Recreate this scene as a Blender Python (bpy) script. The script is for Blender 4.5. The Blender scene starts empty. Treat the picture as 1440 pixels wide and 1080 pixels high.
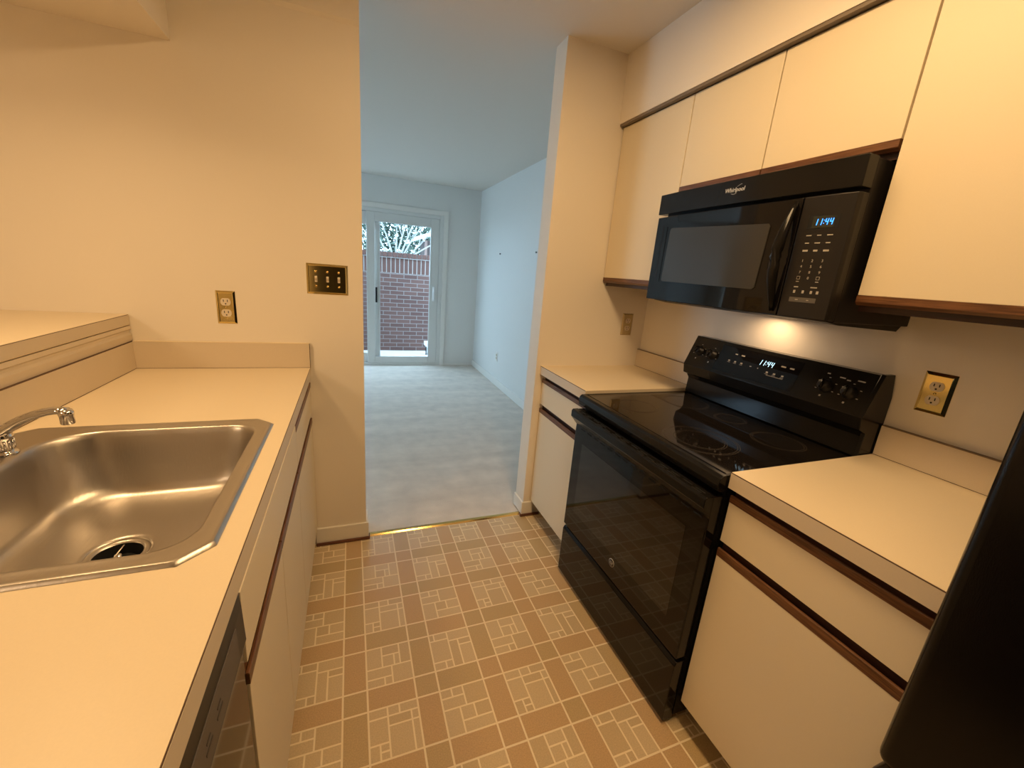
import bpy, bmesh, math, random
from mathutils import Vector, Matrix
D = bpy.data; S = bpy.context.scene; COL = S.collection
PI = math.pi
random.seed(7)

# ------------------------------------------------------------------ camera, world, lamps, exposure
cam_d = D.cameras.new('camera'); cam = D.objects.new('camera', cam_d); COL.objects.link(cam)
cam_d.sensor_width = 36; cam_d.lens = 577.46 / 1440 * 36; cam_d.clip_start = .01; cam_d.clip_end = 200
yaw, pitch, roll = .3821, -.2625, .0827
fw = Vector((math.sin(yaw) * math.cos(pitch), math.cos(yaw) * math.cos(pitch), math.sin(pitch)))
rt = Vector((math.cos(yaw), -math.sin(yaw), 0)); up = rt.cross(fw)
r2 = rt * math.cos(roll) + up * math.sin(roll); u2 = up * math.cos(roll) - rt * math.sin(roll)
M = Matrix((r2, u2, -fw)).transposed().to_4x4(); M.translation = Vector((-1.585, -1.9683, 1.3842))
cam.matrix_world = M
S.camera = cam
S.view_settings.view_transform = 'Standard'; S.view_settings.look = 'None'
S.view_settings.exposure = 0.0; S.view_settings.gamma = 1.0; S.view_settings.use_curve_mapping = False

w = D.worlds.new('world'); S.world = w; w.use_nodes = True
bg = w.node_tree.nodes['Background']; bg.inputs[0].default_value = (.50, .76, 1.0, 1); bg.inputs[1].default_value = 9.0

def area(name, loc, size, power, color, rot=(0, 0, 0), shape='DISK', sy=None, portal=False):
    l = D.lights.new(name, 'AREA'); l.shape = shape; l.size = size
    if sy: l.size_y = sy
    l.energy = power; l.color = color
    if portal: l.cycles.is_portal = True
    o = D.objects.new(name, l); o.location = loc; o.rotation_euler = rot; COL.objects.link(o); return o
WARM = (1.0, .655, .32)
area('ceiling_lamp', (-1.02, -1.35, 2.40), .24, 24.5, WARM, shape='RECTANGLE', sy=1.25)
area('soffit_lamp', (-2.38, -.80, 2.042), .12, 4.3, WARM).data.spread = 2.6
area('dining_side_fill', (-3.75, -2.5, 2.25), .8, 28, (1.0, .70, .42))  # unseen fill light added on the dining side to lift the kitchen shadows
area('cooktop_bounce_glow', (-.10, -.82, 1.296), .15, .62, (1, .66, .36))  # added light in place of ceiling light bouncing off the cooktop
# daylight through the far sliding door and an unseen side window added for fill
area('added_window_portal', (-5.05, 2.5, 1.5), 1.2, 1, (1, 1, 1), (0, -PI / 2, 0), 'RECTANGLE', 1.4, portal=True)
area('door_portal', (-1.45, 4.05, 1.02), 1.86, 1, (1, 1, 1), (-PI / 2, 0, 0), 'RECTANGLE', 1.9, portal=True)

# ------------------------------------------------------------------ materials
def mat(name, color, rough=.5, metal=0, noise=0, nscale=40, bump=0, bscale=200, spec=.5, coat=0, emit=None, estr=0, trans=0, bdist=.002, ior=1.45):
    m = D.materials.new(name); m.use_nodes = True; nt = m.node_tree; b = nt.nodes['Principled BSDF']
    b.inputs['Base Color'].default_value = (*color, 1); b.inputs['Roughness'].default_value = rough
    b.inputs['Metallic'].default_value = metal; b.inputs['Specular IOR Level'].default_value = spec
    b.inputs['Coat Weight'].default_value = coat; b.inputs['Coat Roughness'].default_value = .04
    b.inputs['Transmission Weight'].default_value = trans; b.inputs['IOR'].default_value = ior
    if emit: b.inputs['Emission Color'].default_value = (*emit, 1); b.inputs['Emission Strength'].default_value = estr
    tc = nt.nodes.new('ShaderNodeTexCoord')
    if noise:
        n = nt.nodes.new('ShaderNodeTexNoise'); n.inputs['Scale'].default_value = nscale; n.inputs['Detail'].default_value = 6
        nt.links.new(tc.outputs['Object'], n.inputs['Vector'])
        mx = nt.nodes.new('ShaderNodeMix'); mx.data_type = 'RGBA'
        mx.inputs['A'].default_value = (*[c * (1 - noise) for c in color], 1)
        mx.inputs['B'].default_value = (*[min(1, c * (1 + noise)) for c in color], 1)
        nt.links.new(n.outputs['Fac'], mx.inputs['Factor']); nt.links.new(mx.outputs['Result'], b.inputs['Base Color'])
    if bump:
        n = nt.nodes.new('ShaderNodeTexNoise'); n.inputs['Scale'].default_value = bscale; n.inputs['Detail'].default_value = 4
        nt.links.new(tc.outputs['Object'], n.inputs['Vector'])
        bp = nt.nodes.new('ShaderNodeBump'); bp.inputs['Strength'].default_value = bump; bp.inputs['Distance'].default_value = bdist
        nt.links.new(n.outputs['Fac'], bp.inputs['Height']); nt.links.new(bp.outputs['Normal'], b.inputs['Normal'])
    return m

def wood(name, c1, c2, axis='Y', rough=.4):
    m = D.materials.new(name); m.use_nodes = True; nt = m.node_tree; b = nt.nodes['Principled BSDF']
    b.inputs['Roughness'].default_value = rough
    tc = nt.nodes.new('ShaderNodeTexCoord'); mp = nt.nodes.new('ShaderNodeMapping')
    sc = {'Y': (160, 7, 160), 'X': (7, 160, 160), 'Z': (160, 160, 7)}[axis]; mp.inputs['Scale'].default_value = sc
    n = nt.nodes.new('ShaderNodeTexNoise'); n.inputs['Scale'].default_value = 1.6; n.inputs['Detail'].default_value = 8; n.inputs['Roughness'].default_value = .65
    cr = nt.nodes.new('ShaderNodeValToRGB'); cr.color_ramp.elements[0].position = .38; cr.color_ramp.elements[1].position = .62
    cr.color_ramp.elements[0].color = (*c1, 1); cr.color_ramp.elements[1].color = (*c2, 1)
    nt.links.new(tc.outputs['Object'], mp.inputs['Vector']); nt.links.new(mp.outputs['Vector'], n.inputs['Vector'])
    nt.links.new(n.outputs['Fac'], cr.inputs['Fac']); nt.links.new(cr.outputs['Color'], b.inputs['Base Color'])
    return m

def steel(name):
    m = D.materials.new(name); m.use_nodes = True; nt = m.node_tree; b = nt.nodes['Principled BSDF']
    b.inputs['Metallic'].default_value = 1; b.inputs['Base Color'].default_value = (.50, .465, .42, 1)
    tc = nt.nodes.new('ShaderNodeTexCoord'); mp = nt.nodes.new('ShaderNodeMapping'); mp.inputs['Scale'].default_value = (260, 14, 60)
    n = nt.nodes.new('ShaderNodeTexNoise'); n.inputs['Scale'].default_value = 1; n.inputs['Detail'].default_value = 5
    nt.links.new(tc.outputs['Object'], mp.inputs['Vector']); nt.links.new(mp.outputs['Vector'], n.inputs['Vector'])
    n2 = nt.nodes.new('ShaderNodeTexNoise'); n2.inputs['Scale'].default_value = 9; n2.inputs['Detail'].default_value = 5
    nt.links.new(tc.outputs['Object'], n2.inputs['Vector'])
    mr = nt.nodes.new('ShaderNodeMapRange'); mr.inputs['To Min'].default_value = .24; mr.inputs['To Max'].default_value = .46
    nt.links.new(n2.outputs['Fac'], mr.inputs['Value']); nt.links.new(mr.outputs['Result'], b.inputs['Roughness'])
    bp = nt.nodes.new('ShaderNodeBump'); bp.inputs['Strength'].default_value = .28; bp.inputs['Distance'].default_value = .001
    nt.links.new(n.outputs['Fac'], bp.inputs['Height']); nt.links.new(bp.outputs['Normal'], b.inputs['Normal'])
    return m

def brick(name):
    m = D.materials.new(name); m.use_nodes = True; nt = m.node_tree; b = nt.nodes['Principled BSDF']
    b.inputs['Roughness'].default_value = .9
    tc = nt.nodes.new('ShaderNodeTexCoord'); mp = nt.nodes.new('ShaderNodeMapping')
    mp.inputs['Rotation'].default_value = (PI / 2, 0, 0)
    bt = nt.nodes.new('ShaderNodeTexBrick'); bt.inputs['Scale'].default_value = 1
    bt.inputs['Color1'].default_value = (.10, .050, .042, 1); bt.inputs['Color2'].default_value = (.13, .065, .053, 1)
    bt.inputs['Mortar'].default_value = (.21, .185, .175, 1); bt.inputs['Mortar Size'].default_value = .0055
    bt.inputs['Brick Width'].default_value = .215; bt.inputs['Row Height'].default_value = .066
    nt.links.new(tc.outputs['Object'], mp.inputs['Vector']); nt.links.new(mp.outputs['Vector'], bt.inputs['Vector'])
    nt.links.new(bt.outputs['Color'], b.inputs['Base Color'])
    return m

mWALL = mat('warm_white_paint', (.82, .75, .64), .62, bump=.10, bscale=260, bdist=.0012)
mFAR = mat('cool_white_paint', (.78, .78, .75), .6, bump=.10, bscale=260, bdist=.0012)
mCEIL = mat('ceiling_paint', (.76, .71, .64), .8, bump=.1, bscale=200)
mWHITE = mat('white_trim_paint', (.84, .82, .77), .35)
mBASE = mat('cream_baseboard_paint', (.84, .80, .72), .4)
mCARPET = mat('beige_carpet', (.76, .69, .61), 1, noise=.18, nscale=9, bump=.8, bscale=320, bdist=.006, spec=.05)
def streaks(m, a, b):
    nt = m.node_tree; bs = nt.nodes['Principled BSDF']; old = bs.inputs['Base Color'].links[0].from_socket
    tc = nt.nodes.new('ShaderNodeTexCoord'); mp = nt.nodes.new('ShaderNodeMapping'); mp.inputs['Scale'].default_value = (.5, 5.5, 1); mp.inputs['Rotation'].default_value = (0, 0, .10)
    n = nt.nodes.new('ShaderNodeTexNoise'); n.inputs['Scale'].default_value = 1.0; n.inputs['Detail'].default_value = 3
    mr = nt.nodes.new('ShaderNodeMapRange'); mr.inputs['From Min'].default_value = .35; mr.inputs['From Max'].default_value = .65; mr.inputs['To Min'].default_value = a; mr.inputs['To Max'].default_value = b
    vm = nt.nodes.new('ShaderNodeVectorMath'); vm.operation = 'SCALE'
    nt.links.new(tc.outputs['Object'], mp.inputs['Vector']); nt.links.new(mp.outputs['Vector'], n.inputs['Vector']); nt.links.new(n.outputs['Fac'], mr.inputs['Value'])
    nt.links.new(old, vm.inputs[0]); nt.links.new(mr.outputs['Result'], vm.inputs['Scale']); nt.links.new(vm.outputs['Vector'], bs.inputs['Base Color'])
streaks(mCARPET, .94, 1.06)
mLAM = mat('almond_laminate', (.77, .65, .46), .38, noise=.03, nscale=300, bump=.03, bscale=900)
mLEDGE = mat('almond_laminate_edge', (.66, .56, .42), .45, noise=.03, nscale=300)
mSEAM = mat('dark_glue_line', (.10, .055, .03), .6)
mDOOR = mat('almond_cabinet_panel', (.76, .66, .48), .42, noise=.02, nscale=300)
mBOX = mat('cabinet_carcass', (.26, .18, .11), .5)  # darkened so the gaps between the doors look shaded
mOAK = wood('oak_trim', (.075, .028, .010), (.19, .080, .030))
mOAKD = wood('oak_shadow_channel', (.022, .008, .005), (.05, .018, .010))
mKICK = mat('dark_toe_kick', (.06, .045, .035), .7)
mSHOE = wood('brown_shoe_moulding', (.09, .032, .018), (.17, .065, .035), 'X')
mGROUT = mat('vinyl_grout_line', (.90, .76, .53), .42)
mT1 = mat('vinyl_tan', (.56, .375, .195), .36, noise=.30, nscale=260, bump=.05, bscale=500)
mT2 = mat('vinyl_ochre', (.53, .38, .195), .36, noise=.30, nscale=260, bump=.05, bscale=500)
mT3 = mat('vinyl_stone', (.64, .49, .29), .36, noise=.24, nscale=260, bump=.05, bscale=500)
mT4 = mat('vinyl_stone_dark', (.59, .44, .25), .36, noise=.24, nscale=260, bump=.05, bscale=500)
mBRASS = mat('polished_brass', (.80, .56, .20), .14, 1)
mBRASSP = mat('brass_plate', (.76, .62, .27), .10, 1)
mCREAM = mat('cream_plastic', (.72, .62, .47), .35)
mSLOT = mat('black_slot', (.02, .012, .01), .6)
mSTEEL = steel('brushed_stainless')
mCHROME = mat('chrome', (.72, .70, .68), .07, 1)
mBLK = mat('black_enamel', (.010, .009, .008), .16, spec=.26)
mBLKG = mat('black_glass', (.006, .005, .005), .045, spec=.34)
mBLKM = mat('black_satin', (.015, .013, .012), .38, spec=.35)
mDARK = mat('matte_black', (.004, .004, .004), .8)
mWIN = mat('microwave_window_mesh', (.035, .033, .030), .17, spec=.55)
mCOOK = mat('ceramic_glass', (.010, .008, .007), .05, spec=.75)
mRING = mat('burner_ring_print', (.05, .042, .035), .2)
mFRIDGE = mat('black_textured_fridge', (.005, .004, .004), .2, bump=.05, bscale=600, spec=.3)
mMARK = mat('grey_white_print', (.40, .37, .32), .5)
mLOGO = mat('silver_logo', (.72, .69, .64), .3, .4)
mBLUE = mat('blue_led', (.0, .05, .2), .4, emit=(.05, .30, 1.0), estr=3.0)
mCYAN = mat('white_blue_led', (.1, .2, .3), .4, emit=(.55, .85, 1.0), estr=1.6)
mLCD = mat('display_window', (.030, .034, .028), .2)
mGLASS = mat('door_glass', (1, 1, 1), 0, trans=1, spec=.5, ior=1.01)
mVINYL = mat('white_vinyl_frame', (.74, .74, .71), .4)
mBRICK = brick('red_brick')
mBRICKC = mat('red_brick_cap', (.115, .057, .046), .9, noise=.3, nscale=6)
mMORT = mat('mortar', (.30, .275, .26), .9)
mPATIO = mat('patio_concrete', (.60, .60, .58), .9, noise=.1, nscale=5)
mBARK = mat('pale_bark', (.30, .30, .28), .9)
mLEAF = mat('evergreen_leaf', (.07, .10, .075), .8, noise=.4, nscale=3)
mLEAFP = mat('pale_leaf', (.55, .62, .60), .8)
mSHED = mat('brown_shed_boards', (.20, .13, .11), .8)
mALU = mat('white_aluminium', (.85, .87, .88), .4)
mDIM = mat('dim_print', (.045, .038, .034), .5)
mRUB = mat('black_rubber', (.01, .01, .01), .7)

# ------------------------------------------------------------------ mesh helpers
ORI = {}
def tag(o, label=None, cat=None, group=None, kind=None):
    if label: o['label'] = label
    if cat: o['category'] = cat
    if group: o['group'] = group
    if kind: o['kind'] = kind
    return o
def thing(name, loc, label, cat, group=None):
    o = D.objects.new(name, None); o.empty_display_size = .05; COL.objects.link(o); o.location = loc
    ORI[o.name] = Vector(loc); return tag(o, label, cat, group)

class MB:
    def __init__(s): s.bm = bmesh.new(); s.mats = []
    def mi(s, m):
        if m not in s.mats: s.mats.append(m)
        return s.mats.index(m)
    def _in(s, tmp, m, smooth=False):
        me = D.meshes.new('t'); tmp.to_mesh(me); tmp.free()
        n0 = len(s.bm.faces); s.bm.from_mesh(me); D.meshes.remove(me); s.bm.faces.ensure_lookup_table()
        k = s.mi(m)
        for f in s.bm.faces[n0:]: f.material_index = k; f.smooth = smooth
        return s
    def box(s, x0, x1, y0, y1, z0, z1, m, bev=0, seg=2, smooth=False):
        t = bmesh.new()
        bmesh.ops.create_cube(t, size=1)
        for v in t.verts:
            v.co = Vector(((x0 + x1) / 2 + v.co.x * abs(x1 - x0), (y0 + y1) / 2 + v.co.y * abs(y1 - y0), (z0 + z1) / 2 + v.co.z * abs(z1 - z0)))
        if bev: bmesh.ops.bevel(t, geom=t.edges[:], offset=bev, segments=seg, profile=.5, affect='EDGES')
        return s._in(t, m, smooth)
    def prism(s, prof, a0, a1, m, axis='Y', bev=0, smooth=False):
        # prof: closed polygon in the two other axes; extruded along axis
        t = bmesh.new()
        def P(p, a):
            if axis == 'Y': return (p[0], a, p[1])
            if axis == 'X': return (a, p[0], p[1])
            return (p[0], p[1], a)
        A = [t.verts.new(P(p, a0)) for p in prof]; B = [t.verts.new(P(p, a1)) for p in prof]
        t.faces.new(A); t.faces.new(B[::-1]); n = len(prof)
        for i in range(n): t.faces.new((A[i], B[i], B[(i + 1) % n], A[(i + 1) % n]))
        bmesh.ops.recalc_face_normals(t, faces=t.faces[:])
        if bev: bmesh.ops.bevel(t, geom=t.edges[:], offset=bev, segments=2, profile=.5, affect='EDGES')
        return s._in(t, m, smooth)
    def cyl(s, p, q, r0, r1, m, n=20, smooth=True, cap=True):
        p = Vector(p); q = Vector(q); d = (q - p).normalized()
        a = d.orthogonal().normalized(); b = d.cross(a); t = bmesh.new()
        A = []; B = []
        for i in range(n):
            c, sn = math.cos(2 * PI * i / n), math.sin(2 * PI * i / n)
            A.append(t.verts.new(p + (a * c + b * sn) * r0)); B.append(t.verts.new(q + (a * c + b * sn) * r1))
        for i in range(n): t.faces.new((A[i], A[(i + 1) % n], B[(i + 1) % n], B[i]))
        if cap: t.faces.new(A[::-1]); t.faces.new(B)
        bmesh.ops.recalc_face_normals(t, faces=t.faces[:])
        s._in(t, m, smooth); return s
    def lathe(s, c, prof, m, n=32, smooth=True, axis=Vector((0, 0, 1))):
        c = Vector(c); axis = Vector(axis).normalized(); a = axis.orthogonal().normalized(); b = axis.cross(a)
        t = bmesh.new(); rings = []
        for r, h in prof:
            if r < 1e-6: rings.append([t.verts.new(c + axis * h)])
            else: rings.append([t.verts.new(c + axis * h + (a * math.cos(2 * PI * i / n) + b * math.sin(2 * PI * i / n)) * r) for i in range(n)])
        for R0, R1 in zip(rings, rings[1:]):
            for i in range(n):
                j = (i + 1) % n
                if len(R0) == 1 and len(R1) == 1: continue
                if len(R0) == 1: t.faces.new((R0[0], R1[i], R1[j]))
                elif len(R1) == 1: t.faces.new((R0[i], R0[j], R1[0]))
                else: t.faces.new((R0[i], R0[j], R1[j], R1[i]))
        bmesh.ops.recalc_face_normals(t, faces=t.faces[:])
        return s._in(t, m, smooth)
    def tube(s, pts, rad, m, n=16, flat=1.0, smooth=True):
        # pts: list of Vector; rad: list; flat squashes the section vertically
        pts = [Vector(p) for p in pts]; t = bmesh.new(); rings = []
        for i, p in enumerate(pts):
            d = (pts[min(i + 1, len(pts) - 1)] - pts[max(i - 1, 0)]).normalized()
            side = d.cross(Vector((0, 0, 1)))
            side = side.normalized() if side.length > 1e-4 else Vector((1, 0, 0))
            u = side.cross(d).normalized()
            rings.append([t.verts.new(p + side * math.cos(2 * PI * k / n) * rad[i] + u * math.sin(2 * PI * k / n) * rad[i] * flat) for k in range(n)])
        for R0, R1 in zip(rings, rings[1:]):
            for k in range(n): t.faces.new((R0[k], R0[(k + 1) % n], R1[(k + 1) % n], R1[k]))
        t.faces.new(rings[0][::-1]); t.faces.new(rings[-1])
        bmesh.ops.recalc_face_normals(t, faces=t.faces[:])
        return s._in(t, m, smooth)
    def loft(s, rings, m, smooth=True, closeend=False):
        t = bmesh.new(); R = [[t.verts.new(p) for p in r] for r in rings]; n = len(R[0])
        for A, B in zip(R, R[1:]):
            for k in range(n): t.faces.new((A[k], A[(k + 1) % n], B[(k + 1) % n], B[k]))
        if closeend: t.faces.new(R[-1])
        return s._in(t, m, smooth)
    def quadpts(s, P, m):
        t = bmesh.new(); t.faces.new([t.verts.new(p) for p in P]); return s._in(t, m)
    def text(s, body, size, fn, m, depth=.0006, align='CENTER', shear=0, bold=0):
        # fn maps (u, v, d) on a wall-like surface to the world
        cu = D.curves.new('t', 'FONT'); cu.body = body; cu.size = size; cu.align_x = align; cu.align_y = 'CENTER'
        cu.extrude = depth / 2; cu.shear = shear; cu.offset = bold; cu.resolution_u = 3
        o = D.objects.new('t', cu); COL.objects.link(o); dg = bpy.context.evaluated_depsgraph_get(); dg.update()
        me = D.meshes.new_from_object(o.evaluated_get(dg)); D.objects.remove(o); D.curves.remove(cu)
        t = bmesh.new(); t.from_mesh(me); D.meshes.remove(me)
        for v in t.verts: v.co = Vector(fn(v.co.x, v.co.y, v.co.z + depth / 2))
        bmesh.ops.recalc_face_normals(t, faces=t.faces[:])
        return s._in(t, m)
    def build(s, name, parent=None, origin=None, label=None, cat=None, group=None, kind=None):
        off = ORI[parent.name] if parent else Vector(origin or (0, 0, 0))
        for v in s.bm.verts: v.co -= off
        me = D.meshes.new(name); s.bm.to_mesh(me); s.bm.free()
        for m in s.mats: me.materials.append(m)
        o = D.objects.new(name, me); COL.objects.link(o)
        if parent: o.parent = parent
        else: o.location = off
        ORI[o.name] = off
        return tag(o, label, cat, group, kind)

def struct(name, mb, parent=None, label=None):
    o = mb.build(name, parent, label=label)
    if not parent: o['kind'] = 'structure'
    return o

# ------------------------------------------------------------------ setting
CZ = 2.424; X_L = -5.0; Y_B = -3.3; YF = 3.886; XR2 = .097; JT = .116; OL = -1.538; OR = -.662
# vinyl floor: grid of 9 inch repeats, laid as one sheet
fl = MB(); fl.box(-2.5, .1, Y_B, .022, -.05, -.0006, mGROUT)
XC = -1.333; YC = -.230; PER = .229; WID = .1535; G = .0030
PAT = {
 'A': [(0,.12,.8,1),(.12,.45,.8,1),(.45,1,.72,1),(0,.45,.2,.8),(0,.28,0,.2),(.28,.45,0,.2),(.45,.68,0,.72),(.68,1,.55,.72),(.68,1,0,.55)],
 'B': [(0,.38,.8,1),(.38,.62,.8,1),(.62,1,.8,1),(0,.38,.3,.8),(.38,.85,.6,.8),(.85,1,.6,.8),(.38,.85,0,.6),(.85,1,0,.6),(0,.2,0,.3),(.2,.38,.15,.3),(.2,.38,0,.15)],
 'C': [(0,.35,.45,1),(.35,.75,.75,1),(.75,1,.45,1),(.35,.62,.45,.75),(.62,.75,.45,.75),(0,.55,.2,.45),(.55,1,0,.45),(0,.38,0,.2),(.38,.55,0,.2)],
 'D': [(0,.25,.8,1),(.25,.5,.8,1),(.5,1,.55,1),(0,.5,.55,.8),(0,.35,0,.55),(.35,.65,.25,.55),(.65,1,.25,.55),(.35,1,0,.25)]}
def tile(x0, x1, y0, y1, m, g):
    x0 = max(x0, -2.5); x1 = min(x1, .1); y0 = max(y0, Y_B); y1 = min(y1, .022)
    if x1 - x0 < .004 or y1 - y0 < .004: return
    fl.quadpts([(x0 + g, y0 + g, 0), (x1 - g, y0 + g, 0), (x1 - g, y1 - g, 0), (x0 + g, y1 - g, 0)], m)
for i in range(-6, 8):
    x0 = XC + i * PER
    for j in range(-2, 15):
        y1 = YC - j * PER            # top (far) side of the wide cell is a strip
        # far strip row: y1 .. y1+.0755 ; mosaic: y1-.1535 .. y1
        tile(x0, x0 + WID, y1, y1 + PER - WID, random.choice((mT1, mT1, mT2)), G)
        tile(x0 - (PER - WID), x0, y1, y1 + PER - WID, random.choice((mT2, mT1)), G)
        tile(x0 - (PER - WID), x0, y1 - WID, y1, random.choice((mT1, mT2, mT1)), G)
        key = (('A' if i % 2 == 0 else 'C') if j % 2 == 0 else ('D' if i % 2 == 0 else 'B'))
        for (a, b, c, d) in PAT[key]:
            tile(x0 + a * WID, x0 + b * WID, y1 - WID + c * WID, y1 - WID + d * WID, random.choice((mT3, mT3, mT4)), .0026)
struct('floor', fl)
c = MB()
c.box(X_L, .1, .022, YF, -.05, .004, mCARPET); struct('floor_carpet', c)
c = MB(); c.box(X_L, -2.5, Y_B, .022, -.05, .002, mCARPET); struct('floor_dining', c)
c = MB(); c.box(X_L - .1, .3, Y_B - .1, YF + .2, CZ, CZ + .1, mCEIL); struct('ceiling', c)

c = MB(); c.box(X_L, OL, 0, JT, 0, CZ, mWALL)
c.prism([(0, 2.236), (-.007, 2.250), (-.007, CZ), (0, CZ)], -2.141, OL, mWALL, 'X')
struct('wall_far_left', c)
c = MB(); c.box(OR, .1, 0, JT, 0, CZ, mWALL); struct('wall_far_right', c)
c = MB(); c.box(0, .1, Y_B, 0, 0, CZ, mWALL); struct('wall_right', c)
c = MB(); c.box(X_L - .1, -2.0, Y_B - .1, Y_B, 0, CZ, mWALL); c.box(-.75, .3, Y_B - .1, Y_B, 0, CZ, mWALL); c.box(-2.0, -.75, Y_B - .1, Y_B, 2.2, CZ, mWALL); struct('wall_behind', c)
mHALL = mat('unlit_hall_dark', (.20, .17, .14), .8)  # dark colour stands in for the lack of light in the hall
c = MB(); c.box(-2.3, -.45, -5.2, -5.1, 0, CZ, mHALL); c.box(-2.3, -2.2, -5.2, Y_B - .1, 0, CZ, mHALL); c.box(-.55, -.45, -5.2, Y_B - .1, 0, CZ, mHALL); c.box(-2.3, -.45, -5.2, Y_B - .1, CZ, CZ + .1, mHALL); c.box(-2.3, -.45, -5.2, Y_B, -.05, 0, mHALL); struct('added_dark_hall', c)  # unseen hall added for a dark switch plate reflection and less bounce
c = MB(); c.box(X_L - .1, X_L, Y_B, 1.8, 0, CZ, mWALL); c.box(X_L - .1, X_L, 3.2, YF, 0, CZ, mWALL)
c.box(X_L - .1, X_L, 1.8, 3.2, 0, .9, mWALL); c.box(X_L - .1, X_L, 1.8, 3.2, 2.1, CZ, mWALL)  # window opening added out of view to let fill daylight in
struct('wall_left', c)
c = MB(); c.box(XR2, .3, JT, YF, 0, CZ, mFAR); struct('wall_far_room_right', c)
DL, DR, DT = -2.42, -.41, 2.045
c = MB(); c.box(DR, .3, YF, YF + .15, 0, CZ, mFAR); c.box(X_L - .1, DL, YF, YF + .15, 0, CZ, mFAR); c.box(DL, DR, YF, YF + .15, DT, CZ, mFAR)
struct('wall_back', c)
# soffits
c = MB(); c.box(-2.9, -2.141, Y_B, 0, 2.05, CZ, mWALL); struct('ceiling_soffit_left', c)
c = MB(); c.box(-.340, 0, Y_B, 0, 2.130, CZ, mWALL); struct('ceiling_soffit_right', c)
c = MB(); c.box(-.337, -.3165, -1.712, -.003, 2.1195, 2.1302, mat('soffit_shade_brown', (.20, .155, .11), .5)); struct('soffit_shade_strip', c)  # dark strip added to paint the shade beneath the soffit edge
# half wall that carries the bar
c = MB(); c.box(-2.50, -2.386, -3.0, 0, 0, 1.078, mWALL)
struct('wall_half', c)
# baseboards with brown shoe moulding
def baseb(name, x0, x1, y0, y1, h=.088, t=None):
    m = MB(); m.box(x0, x1, y0, y1, 0.004, h, mBASE, .003); return struct(name, m)
c = MB(); c.box(-1.772, OL + .012, -.013, 0, .012, .094, mBASE, .003); c.box(OL, OL + .012, 0, JT, .012, .094, mBASE, .003); struct('baseboard_far_left', c)
c = MB(); c.box(-1.772, OL + .018, -.022, -.013, 0, .016, mSHOE, .003); c.box(OL + .012, OL + .018, -.02, .01, 0, .016, mSHOE, .002); struct('trim_1', c)
c = MB(); c.box(OR - .012, -.60, -.013, 0, .012, .088, mBASE, .003); c.box(OR - .012, OR, 0, JT, .012, .088, mBASE, .003); struct('baseboard_far_right', c)
c = MB(); c.box(OR - .018, -.56, -.022, -.013, 0, .016, mSHOE, .003); c.box(OR - .018, OR - .012, -.02, .01, 0, .016, mSHOE, .002); struct('trim_2', c)
c = MB(); c.box(XR2 - .014, XR2, JT, YF, .004, .092, mWHITE, .003); struct('baseboard_right', c)
c = MB(); c.box(DR + .062, XR2 - .014, YF - .014, YF, .004, .03, mWHITE, .003); struct('baseboard_back', c)

# brass threshold
c = MB(); c.prism([(.004, -.0), (.010, .006), (.020, .0085), (.030, .006), (.036, -.0)], OL + .004, OR - .004, mBRASS, 'X')
c.build('threshold_strip', origin=(0, 0, 0), label='shiny brass threshold strip between the patterned vinyl and the carpet', cat='threshold')

# ------------------------------------------------------------------ sliding glass door and outdoors
t = MB()
t.box(DR, DR + .062, YF - .018, YF, 0, DT + .062, mWHITE, .004); t.box(DL - .062, DL, YF - .018, YF, 0, DT + .062, mWHITE, .004)
t.box(DL, DR, YF - .018, YF, DT, DT + .062, mWHITE, .004)
struct('trim_3', t)
dr = MB()
dr.box(DR - .05, DR, YF - .004, YF + .13, 0, DT, mVINYL, .003); dr.box(DL, DL + .05, YF - .004, YF + .13, 0, DT, mVINYL, .003)
dr.box(DL + .05, DR - .05, YF - .004, YF + .13, DT - .045, DT, mVINYL, .003); dr.box(DL + .05, DR - .05, YF - .004, YF + .13, 0, .035, mVINYL, .003)
door = dr.build('door_1', origin=(0, 0, 0)); door['kind'] = 'structure'
def sash(x0, x1, y0, y1, lw, rw, zb, ztop, name):
    m = MB(); z0, z1 = .036, DT - .046
    m.box(x0, x0 + lw, y0, y1, z0, z1, mVINYL, .004); m.box(x1 - rw, x1, y0, y1, z0, z1, mVINYL, .004)
    m.box(x0 + lw, x1 - rw, y0, y1, z0, zb, mVINYL, .004); m.box(x0 + lw, x1 - rw, y0, y1, ztop, z1, mVINYL, .004)
    o = m.build(name, door)
    g = MB(); g.box(x0 + lw, x1 - rw, (y0 + y1) / 2 - .003, (y0 + y1) / 2 + .003, zb, ztop, mGLASS); g.build('glass', o)
    return o
s1 = sash(-1.395, DR - .051, YF + .005, YF + .045, .10, .115, .125, 1.885, 'sliding_panel')
s2 = sash(DL + .051, -1.225, YF + .065, YF + .105, .10, .075, .165, 1.84, 'fixed_panel')
h = MB(); h.box(-.535, -.505, YF - .02, YF + .005, .92, 1.12, mALU, .006); h.box(-.53, -.51, YF - .035, YF - .02, .95, 1.09, mALU, .006); h.build('handle', s1)
h = MB(); h.box(-1.285, -1.262, YF + .05, YF + .0648, .86, 1.06, mRUB, .004); h.build('latch', s2)

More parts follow.
